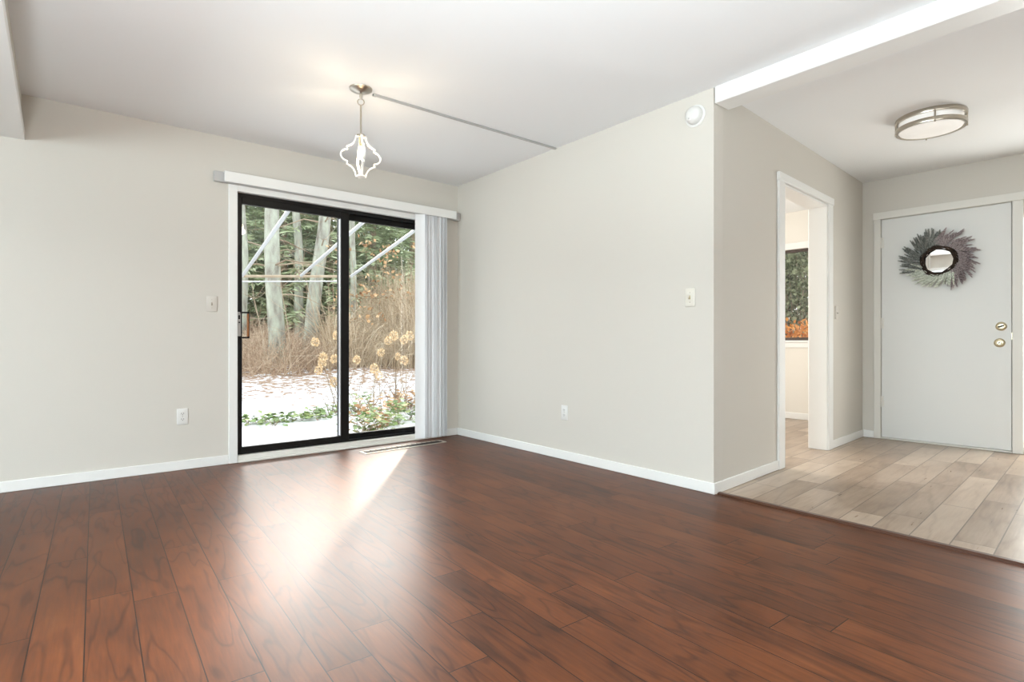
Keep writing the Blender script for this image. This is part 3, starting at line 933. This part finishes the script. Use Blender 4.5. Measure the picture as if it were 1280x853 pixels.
def stem_path(p, h, lean, curve, n=6):
    a = random.uniform(0, 2 * PI)
    d = Vector((math.cos(a), math.sin(a), 0))
    b = Vector((-d.y, d.x, 0)) * random.uniform(-1, 1)
    pts = []
    for i in range(n):
        t = i / (n - 1)
        pts.append(p + Vector((0, 0, h * t * (1 - 0.25 * curve * t))) + d * (lean * t + curve * 0.5 * h * t * t) + b * (0.10 * h * math.sin(PI * t)))
    return pts
def tubes_into(vs, fs, pts, r0, r1, n=3):
    base = len(vs)
    m = len(pts)
    for i, p in enumerate(pts):
        t = (pts[min(i + 1, m - 1)] - pts[max(i - 1, 0)]).normalized()
        u = t.cross(Vector((0.31, 0.72, 0.11))).normalized(); w = t.cross(u)
        r = r0 + (r1 - r0) * i / (m - 1)
        for k in range(n):
            an = 2 * PI * k / n
            vs.append(p + (u * math.cos(an) + w * math.sin(an)) * r)
    for i in range(m - 1):
        for k in range(n):
            k2 = (k + 1) % n
            fs.append((base + i * n + k, base + i * n + k2, base + (i + 1) * n + k2, base + (i + 1) * n + k))
def diamond(vs, fs, p, d, up, l, w):
    s_ = d.cross(up)
    s_ = s_.normalized() * w if s_.length > 1e-4 else Vector((w, 0, 0))
    i = len(vs)
    dr = up * (-0.12 * l)
    vs.extend([p, p + d * l * .5 + s_, p + d * l + dr, p + d * l * .5 - s_])
    fs.append((i, i + 1, i + 2, i + 3))
def rdir():
    while True:
        v = Vector((random.uniform(-1, 1), random.uniform(-1, 1), random.uniform(-1, 1)))
        if 0.05 < v.length < 1: return v.normalized()

# large trunks
def big_tree(u0, v0, u1, v1, Y, wpx, label, top=9.0, seedv=1):
    random.seed(seedv)
    p0 = at(u0, v0, Y); p1 = at(u1, v1, Y)
    base_z = gz(p0.x, p0.y) - 0.1
    d = (p1 - p0); d = d / d.z
    p0 = p0 + d * (base_z - p0.z)
    rad = wpx / 687.0 * (p0 - Vector((0, 0, CH))).dot(FW) * 0.5
    e = tag(empty('tree', p0), label, 'tree', 'bare pale trunks beyond the sliding door')
    pts = []; rads = []
    n = 16
    for i in range(n):
        t = i / (n - 1)
        z = top * t
        pts.append(Vector((d.x * z + 0.03 * math.sin(z * 1.7 + seedv), d.y * z + 0.03 * math.cos(z * 1.3), z)))
        rads.append(rad * (1.35 if i == 0 else 1.0) * (1.08 - 0.55 * t))
    MB().tube(pts, rads, 14).build('trunk', M['bark'], e, smooth=60)
    vs = []; fs = []
    for k in range(16):
        z = random.uniform(1.6, top * .8)
        i = int(z / top * (n - 1)); p = pts[i].lerp(pts[i + 1], .5)
        a = random.uniform(0, 2 * PI); L = random.uniform(.7, 2.2)
        q = [p + Vector((math.cos(a) * L * t, math.sin(a) * L * t, random.uniform(.1, .3) * L * t - .35 * L * t * t)) for t in (0, .3, .6, 1)]
        tubes_into(vs, fs, q, 0.02, 0.004, 4)
        for m_ in range(4):
            b0 = q[random.randint(1, 3)]; v = rdir() * random.uniform(.3, .7)
            tubes_into(vs, fs, [b0, b0 + v * .5 + Vector((0, 0, -.03)), b0 + v], 0.006, 0.002, 3)
    fast_mesh('branches', vs, fs, M['bark_thin'], e)
    return e
big_tree(346, 450, 339, 258, 12.2, 19, 'thickest pale straight trunk seen through the left glass panel', seedv=1)
big_tree(389, 420, 405, 270, 13.2, 17, 'pale trunk leaning right, beside the door stile in the left glass panel', seedv=2)
big_tree(376, 420, 370, 260, 17.0, 11, 'greenish thinner trunk standing between two pale trunks', seedv=3)
big_tree(306, 420, 304, 300, 14.5, 8, 'slim trunk at the left edge of the left glass panel', seedv=4)
big_tree(440, 420, 441, 290, 16.0, 8, 'slim green trunk just right of the middle door stile', seedv=5)

# unseen trunk added behind the stacked blind to shade the left door panel
e = tag(empty('tree', (4.79, 8.0, gz(4.79, 8.0) - 0.05)), 'added trunk that shades the left door panel, unseen behind the stacked blind', 'tree')
MB().tube([(0.0, 0, z) for z in (0, 1, 2, 3, 4, 5, 6, 7)], [0.24, 0.195, 0.19, 0.19, 0.185, 0.18, 0.17, 0.16], 14).build('trunk', M['bark'], e, smooth=60)

# evergreens behind
def evergreen_mesh(seedv, h, rad, n_br):
    random.seed(seedv)
    vs = []; fs = []
    for k in range(n_br):
        t = (k + random.random()) / n_br
        z = h * (0.06 + 0.93 * t)
        L = rad * (1.05 - 0.92 * t) * random.uniform(.75, 1.15)
        a = k * 2.399 + random.uniform(-.3, .3)
        d = Vector((math.cos(a), math.sin(a), 0))
        side = Vector((-d.y, d.x, 0))
        ns = max(4, int(L * 14))
        for q in range(ns):
            r = L * (q + .5) / ns
            p = d * r + Vector((0, 0, z + 0.10 * L - 0.25 * r * r / max(L, .1)))
            for sg in (-1, 1):
                dd = (d * .7 + side * sg * random.uniform(.5, 1.0) + Vector((0, 0, random.uniform(-.45, .2)))).normalized()
                diamond(vs, fs, p, dd, (Vector((0, 0, 1)) + rdir() * .6).normalized(), random.uniform(.18, .42), random.uniform(.022, .05))
    me = bpy.data.meshes.new('foliage')
    me.from_pydata([tuple(v) for v in vs], [], fs)
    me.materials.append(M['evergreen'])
    return me
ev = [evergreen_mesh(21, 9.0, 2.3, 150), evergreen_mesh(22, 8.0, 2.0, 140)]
tr_me = None
spots = [(303, 19.0, 'evergreen at the far left behind the slim trunk'), (330, 22.0, 'evergreen standing behind the thickest pale trunk'),
         (356, 18.5, 'evergreen between the thickest trunk and the greenish one'), (384, 21.0, 'evergreen behind the leaning trunk'),
         (412, 18.0, 'evergreen close to the middle door stile, left panel'), (440, 20.5, 'evergreen behind the middle door stile'),
         (466, 17.5, 'evergreen left of centre in the right glass panel'), (490, 20.0, 'evergreen right of centre in the right glass panel'),
         (516, 17.5, 'evergreen next to the stacked blind'), (545, 20.5, 'evergreen hidden mostly by the stacked blind'),
         (250, 21.0, 'evergreen left of the sliding door opening, nearest to it'), (200, 19.5, 'evergreen second to the left of the sliding door opening'), (140, 21.0, 'evergreen farthest left in the yard'),
         (296, 26.0, 'back row evergreen seen past the left frame of the sliding door'), (340, 27.0, 'back row evergreen seen past the thickest pale trunk'),
         (392, 26.0, 'back row evergreen seen past the leaning trunk'), (428, 27.5, 'back row evergreen seen past the middle door stile'),
         (478, 26.0, 'back row evergreen seen through the middle of the right glass panel'), (522, 27.0, 'back row evergreen seen next to the first blind vane')]
for i, (u, Y, lab) in enumerate(spots):
    p = at(u, 426, Y); p.z = gz(p.x, p.y) - 0.1
    e = tag(empty('evergreen_tree', p, i * 1.1), lab, 'tree', 'evergreens at the back of the yard')
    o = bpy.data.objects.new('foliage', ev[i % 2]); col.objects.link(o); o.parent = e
    k = 0.9 + 0.25 * ((i * 37) % 10) / 10 + (0.35 if Y > 25 else 0)
    o.scale = (k, k, k)
    MB().tube([(0, 0, 0), (0.03, 0, 4), (0, 0.02, 8)], [0.13, 0.09, 0.03], 8).build('trunk', M['bark_thin'], e, smooth=60)

# brush thickets: nobody could count the stems
def thicket(name, xr, yr, count, hr, m, lab, seedv, cl=0.35, thick=0.006):
    random.seed(seedv)
    vs = []; fs = []
    for k in range(count):
        x = random.uniform(*xr); y = random.uniform(*yr)
        x = x * (y / yr[0])
        p = Vector((x, y, gz(x, y) - 0.05))
        h = random.uniform(*hr) * (0.75 + 0.35 * math.sin(x * 1.9 + 1))
        tubes_into(vs, fs, stem_path(p, h, random.uniform(-.4, .6), random.uniform(0, cl)), thick, 0.0022, 3)
        if random.random() < .7:
            q = p + Vector((0, 0, h * random.uniform(.2, .8)))
            v = rdir(); v.z = abs(v.z) * .6
            L = random.uniform(.3, .9)
            tubes_into(vs, fs, [q, q + v * L * .5, q + v * L + Vector((0, 0, -.12 * L))], 0.004, 0.0015, 3)
    return tag(fast_mesh(name, vs, fs, m), lab, 'brush', kind='stuff')
thicket('dry_brush', (2.0, 4.7), (10.9, 15.5), 2600, (0.25, 0.85), M['brush_red'], 'tangle of low russet brush behind the snow, left glass panel', 31, 0.9)
thicket('dry_brush', (4.2, 7.4), (11.0, 14.0), 3600, (1.4, 2.6), M['brush_tan'], 'tall tangle of pale tan brush filling the right glass panel', 32, 0.95)

# saplings with brown leaves standing above the tan brush
def leafy_sapling(p, h, lab, seedv, nb=9, nl=60):
    random.seed(seedv)
    e = tag(empty('sapling', p), lab, 'sapling', 'saplings holding brown leaves above the tan brush')
    vs = []; fs = []; lv = []; lf = []
    main = stem_path(Vector((0, 0, 0)), h, .1, .05)
    tubes_into(vs, fs, main, 0.014, 0.004, 5)
    for k in range(nb):
        b = main[random.randint(3, 5)]; v = rdir(); v.z = abs(v.z) * .5
        q = [b, b + v * .3, b + v * .7]
        tubes_into(vs, fs, q, 0.006, 0.002, 3)
        for j in range(nl // nb):
            pp = b + v * random.uniform(.2, .75) + rdir() * .08
            diamond(lv, lf, pp, rdir(), rdir(), random.uniform(.07, .13), random.uniform(.025, .05))
    fast_mesh('stems', vs, fs, M['stem'], e)
    fast_mesh('leaves', lv, lf, M['dry_leaf'], e)
for i, (u, v, Y, lab) in enumerate([(448, 318, 12.0, 'brown leaved sapling nearest the middle door stile'), (466, 314, 12.4, 'brown leaved sapling second from the middle door stile'),
                                    (488, 318, 12.0, 'brown leaved sapling in the middle of the right panel top'), (510, 322, 12.2, 'brown leaved sapling nearest the blind')]):
    q = at(u, v, Y); z0_ = gz(q.x, q.y)
    leafy_sapling(Vector((q.x, q.y, z0_)), q.z - z0_, lab, 40 + i)
q = at(448, 388, 11.2); leafy_sapling(Vector((q.x, q.y, gz(q.x, q.y))), q.z - gz(q.x, q.y), 'short sapling with brown leaves low beside the middle door stile', 47)

# bare thin saplings in front of the trunks
for i, (u0, v0, u1, v1, Y, lab) in enumerate([(400, 470, 376, 300, 11.4, 'bare thin sapling crossing in front of the leaning trunk'), (362, 460, 352, 330, 11.0, 'bare thin sapling right of the thickest trunk'),
                                              (412, 465, 420, 330, 11.6, 'bare thin sapling near the door stile'), (330, 465, 318, 350, 11.3, 'bare thin sapling left of the thickest trunk')]):
    random.seed(60 + i)
    p0 = at(u0, v0, Y); p1 = at(u1, v1, Y)
    p0.z = gz(p0.x, p0.y) - .05
    vs = []; fs = []
    dl = p1 - p0
    pts = [dl * t + Vector((0.05 * math.sin(5 * t), 0, 0.0)) for t in (0, .2, .4, .6, .8, 1)]
    tubes_into(vs, fs, pts, 0.012, 0.004, 5)
    for k in range(14):
        b_ = pts[random.randint(1, 5)]; v = rdir(); v.z = abs(v.z) * .7; L = random.uniform(.4, 1.1)
        tubes_into(vs, fs, [b_, b_ + v * L * .5, b_ + v * L + Vector((0, 0, .1))], 0.005, 0.0015, 3)
    tag(fast_mesh('bare_sapling', vs, fs, M['bark_thin'], loc=p0), lab, 'sapling', 'bare saplings at the wood edge')

# hydrangeas with dry flower heads
def head_mesh(seedv):
    random.seed(seedv)
    vs = []; fs = []
    for k in range(150):
        d = rdir()
        p = Vector((d.x * .062, d.y * .062, d.z * .075)) * random.uniform(.75, 1.0)
        diamond(vs, fs, p, (d + rdir() * .8).normalized(), rdir(), random.uniform(.022, .036), random.uniform(.009, .015))
    me = bpy.data.meshes.new('flower_head'); me.from_pydata([tuple(v) for v in vs], [], fs); me.materials.append(M['hydrangea'])
    return me
hm = head_mesh(70)
def hydrangea(bu, bv, Y, heads, extra, lab, seedv):
    random.seed(seedv)
    b0 = at(bu, bv, Y); b0.z = gz(b0.x, b0.y)
    e = tag(empty('hydrangea', b0), lab, 'shrub', 'hydrangeas gone dry in the snow')
    vs = []; fs = []
    for (u, v) in heads:
        dy = random.uniform(-.25, .25)
        q = at(u, v, Y + dy) - b0
        s0 = Vector((random.uniform(-.12, .12), random.uniform(-.12, .12), -.02))
        mid = s0.lerp(q, .5) + Vector((0.04 * random.uniform(-1, 1), 0, .06))
        tubes_into(vs, fs, [s0, s0.lerp(mid, .5), mid, mid.lerp(q, .5), q], 0.006, 0.003, 5)
        o = bpy.data.objects.new('flower_head', hm); col.objects.link(o); o.parent = e
        o.location = q; o.rotation_euler = (random.uniform(-.4, .4), random.uniform(-.4, .4), random.uniform(0, 6))
        k = random.uniform(.66, .92); o.scale = (k, k, k)
    for k in range(extra):
        s0 = Vector((random.uniform(-.25, .25), random.uniform(-.15, .15), -.02))
        tubes_into(vs, fs, stem_path(s0, random.uniform(.3, .75), random.uniform(.1, .4), .1), 0.005, 0.002, 4)
    fast_mesh('stems', vs, fs, M['stem'], e)
hydrangea(432, 515, 7.6, [(398, 463), (403, 454), (404, 447), (418, 449), (394, 428), (421, 420), (418, 478), (446, 450)], 10, 'dry hydrangea behind the middle door stile', 71)
hydrangea(470, 512, 7.3, [(468, 461), (474, 470), (476, 441)], 14, 'dry hydrangea in the middle of the right glass panel', 72)
hydrangea(500, 500, 7.5, [(485, 426), (505, 425), (512, 420), (497, 446), (505, 451), (492, 420)], 18, 'dry hydrangea nearest the blind', 73)

# low leafy plants pushing through the snow
def leafy_clump(u, v, Y, n, rad, h, mk, lab, seedv, grp):
    random.seed(seedv)
    p = at(u, v, Y); p.z = gz(p.x, p.y)
    e = tag(empty('leafy_plant', p), lab, 'plant', grp)
    vs = []; fs = []; sv = []; sf = []
    for k in range(n):
        a = random.uniform(0, 2 * PI); r = rad * math.sqrt(random.random())
        q = Vector((r * math.cos(a), r * math.sin(a), random.uniform(.02, h)))
        d = (Vector((math.cos(a), math.sin(a), random.uniform(-.3, .6)))).normalized()
        diamond(vs, fs, q, d, (Vector((0, 0, 1)) + rdir() * .5).normalized(), random.uniform(.06, .12), random.uniform(.022, .042))
        if k % 3 == 0: tubes_into(sv, sf, [Vector((0, 0, -.02)), q * .5 + Vector((0, 0, .02)), q], .003, .0015, 3)
    fast_mesh('leaves', vs, fs, M[mk], e)
    fast_mesh('stems', sv, sf, M['stem'], e)
row = [(311, 536), (322, 534), (331, 533), (343, 537), (356, 531), (367, 531), (377, 530), (389, 525), (398, 530), (408, 526), (418, 522), (428, 520)]
def ord_(i): return ['first', 'second', 'third', 'fourth', 'fifth', 'sixth', 'seventh', 'eighth', 'ninth', 'tenth', 'eleventh', 'twelfth'][i]
for i, (u, v) in enumerate(row):
    Y = 1.05 * 687 / (v - 4 - 426.5) * (FW + RT * ((u - 640) / 687)).y
    leafy_clump(u, v, Y, 26, .12, .11, 'green_leaf', 'low green plant in the snow, %s from the left in its row' % ord_(i), 80 + i, 'low green plants in a row at the patio edge')
right = [(446, 512, 'green_leaf', 'green clump under the dry hydrangea by the middle door stile'), (458, 538, 'dry_leaf', 'brown leafy clump low in the right panel, nearest the stile'),
         (450, 543, 'green_leaf', 'green clump at the bottom left corner of the right panel'), (470, 520, 'dry_leaf', 'brown leafy clump in the middle of the right panel bottom'),
         (482, 530, 'green_leaf', 'green clump between two brown clumps'), (492, 512, 'dry_leaf', 'bright brown clump above the green ones'),
         (498, 527, 'green_leaf', 'broad green clump right of the bright brown one'), (512, 522, 'green_leaf', 'green clump half hidden by the blind'),
         (512, 495, 'dry_leaf', 'upper brown clump close to the blind'), (474, 540, 'green_leaf', 'green clump closest to the door track'), (503, 500, 'dry_leaf', 'brown clump just left of the upper one by the blind')]
for i, (u, v, mk, lab) in enumerate(right):
    Y = 1.03 * 687 / (v + 2 - 426.5) * (FW + RT * ((u - 640) / 687)).y
    leafy_clump(u, v, min(Y, 7.6), 70, .22, .26, mk, lab, 100 + i, 'leafy clumps in the bed by the door')

# open awning frame over the patio
aw = tag(empty('awning_frame', (2.6, 8.4, gz(2.6, 8.4))), 'grey metal awning frame with bare rafters outside the sliding door', 'frame')
gz0 = gz(2.6, 8.4)
def loc_(x, y, z): return Vector((x - 2.6, y - 8.4, z - gz0))
for x1, z1, dx, dz in ((0.37, 1.715, -.32, .50), (1.19, 1.776, -.32, .50), (2.004, 1.838, -.32, .50), (2.815, 1.899, -.375, .39), (3.60, 1.949, -.59, .305)):
    MB().tube([loc_(x1, 8.4, z1), loc_(x1 + dx, 4.70, z1 + dz)], 0.021, 10).build('rafter', M['awning'], aw, smooth=50)
MB().tube([loc_(0.2, 8.4, 1.70), loc_(3.60, 8.4, 1.949)], 0.020, 10).build('front_rail', M['bark_thin'], aw, smooth=50)
MB().tube([loc_(0.2, 8.42, 1.63), loc_(3.55, 8.42, 1.870)], 0.010, 8).build('lower_rail', M['awning'], aw, smooth=50)
for x in (0.25, 3.51):
    MB().tube([loc_(x, 8.4, gz(x, 8.4) - .02), loc_(x, 8.4, 1.72 if x < 1 else 1.95)], 0.022, 10).build('post', M['awning'], aw, smooth=50)

# front yard seen through the side room window and the sidelight
vs = [(6.75, -6, -.15), (16, -6, .2), (16, 8, .2), (6.75, 8, -.15)]
struct(fast_mesh('ground_front', vs, [(0, 1, 2, 3)], gm))
def bush(c, rad, h, n, mk, lab, seedv, lw=.05, ll=.14):
    random.seed(seedv)
    e = tag(empty('shrub', c), lab, 'shrub')
    vs = []; fs = []; sv = []; sf = []
    for k in range(n):
        d = rdir()
        q = Vector((d.x * rad[0], d.y * rad[1], h * .5 + d.z * h * .5)) * random.uniform(.72, 1.0)
        diamond(vs, fs, q, (d + rdir() * .9).normalized(), rdir(), random.uniform(ll * .6, ll * 1.2), random.uniform(lw * .6, lw))
    for k in range(24):
        a = random.uniform(0, 6.28); r = random.uniform(.2, .8)
        tubes_into(sv, sf, [Vector((0, 0, 0)), Vector((math.cos(a) * rad[0] * r * .5, math.sin(a) * rad[1] * r * .5, h * .4)), Vector((math.cos(a) * rad[0] * r, math.sin(a) * rad[1] * r, h * .8))], .015, .005, 4)
    fast_mesh('leaves', vs, fs, M[mk], e)
    fast_mesh('stems', sv, sf, M['stem'], e)
M['orange_leaf'] = noise_mat('orange_leaf', [(0.1, (0.42, 0.13, 0.03)), (0.5, (0.72, 0.28, 0.06)), (0.9, (0.85, 0.45, 0.15))], 4, 0.7, island=0.7)
M['brown_leaf'] = noise_mat('brown_leaf', [(0.1, (0.035, 0.022, 0.020)), (0.5, (0.11, 0.075, 0.065)), (0.9, (0.24, 0.18, 0.16))], 4, 0.7, island=0.8)
M['olive_leaf'] = noise_mat('olive_leaf', [(0.1, (0.045, 0.06, 0.025)), (0.5, (0.15, 0.17, 0.08)), (0.9, (0.40, 0.42, 0.26))], 4, 0.5, island=0.8)
bush(Vector((9.6, 4.05, 0.0)), (1.0, 1.5), 3.0, 17000, 'olive_leaf', 'olive green shrub outside the side room window', 120, .034, .095)
bush(Vector((8.1, 3.50, 0.0)), (0.5, 0.6), 1.22, 2600, 'orange_leaf', 'low orange leaved shrub under the side room window', 121, .03, .08)
bush(Vector((12.0, 5.1, 0.0)), (1.2, 2.0), 4.2, 17000, 'olive_leaf', 'taller olive green shrub behind the one outside the side room window', 123, .07, .18)
bush(Vector((7.7, 0.35, -0.12)), (0.75, 1.1), 2.7, 9000, 'brown_leaf', 'dark brown shrub outside the glass beside the front door', 122)
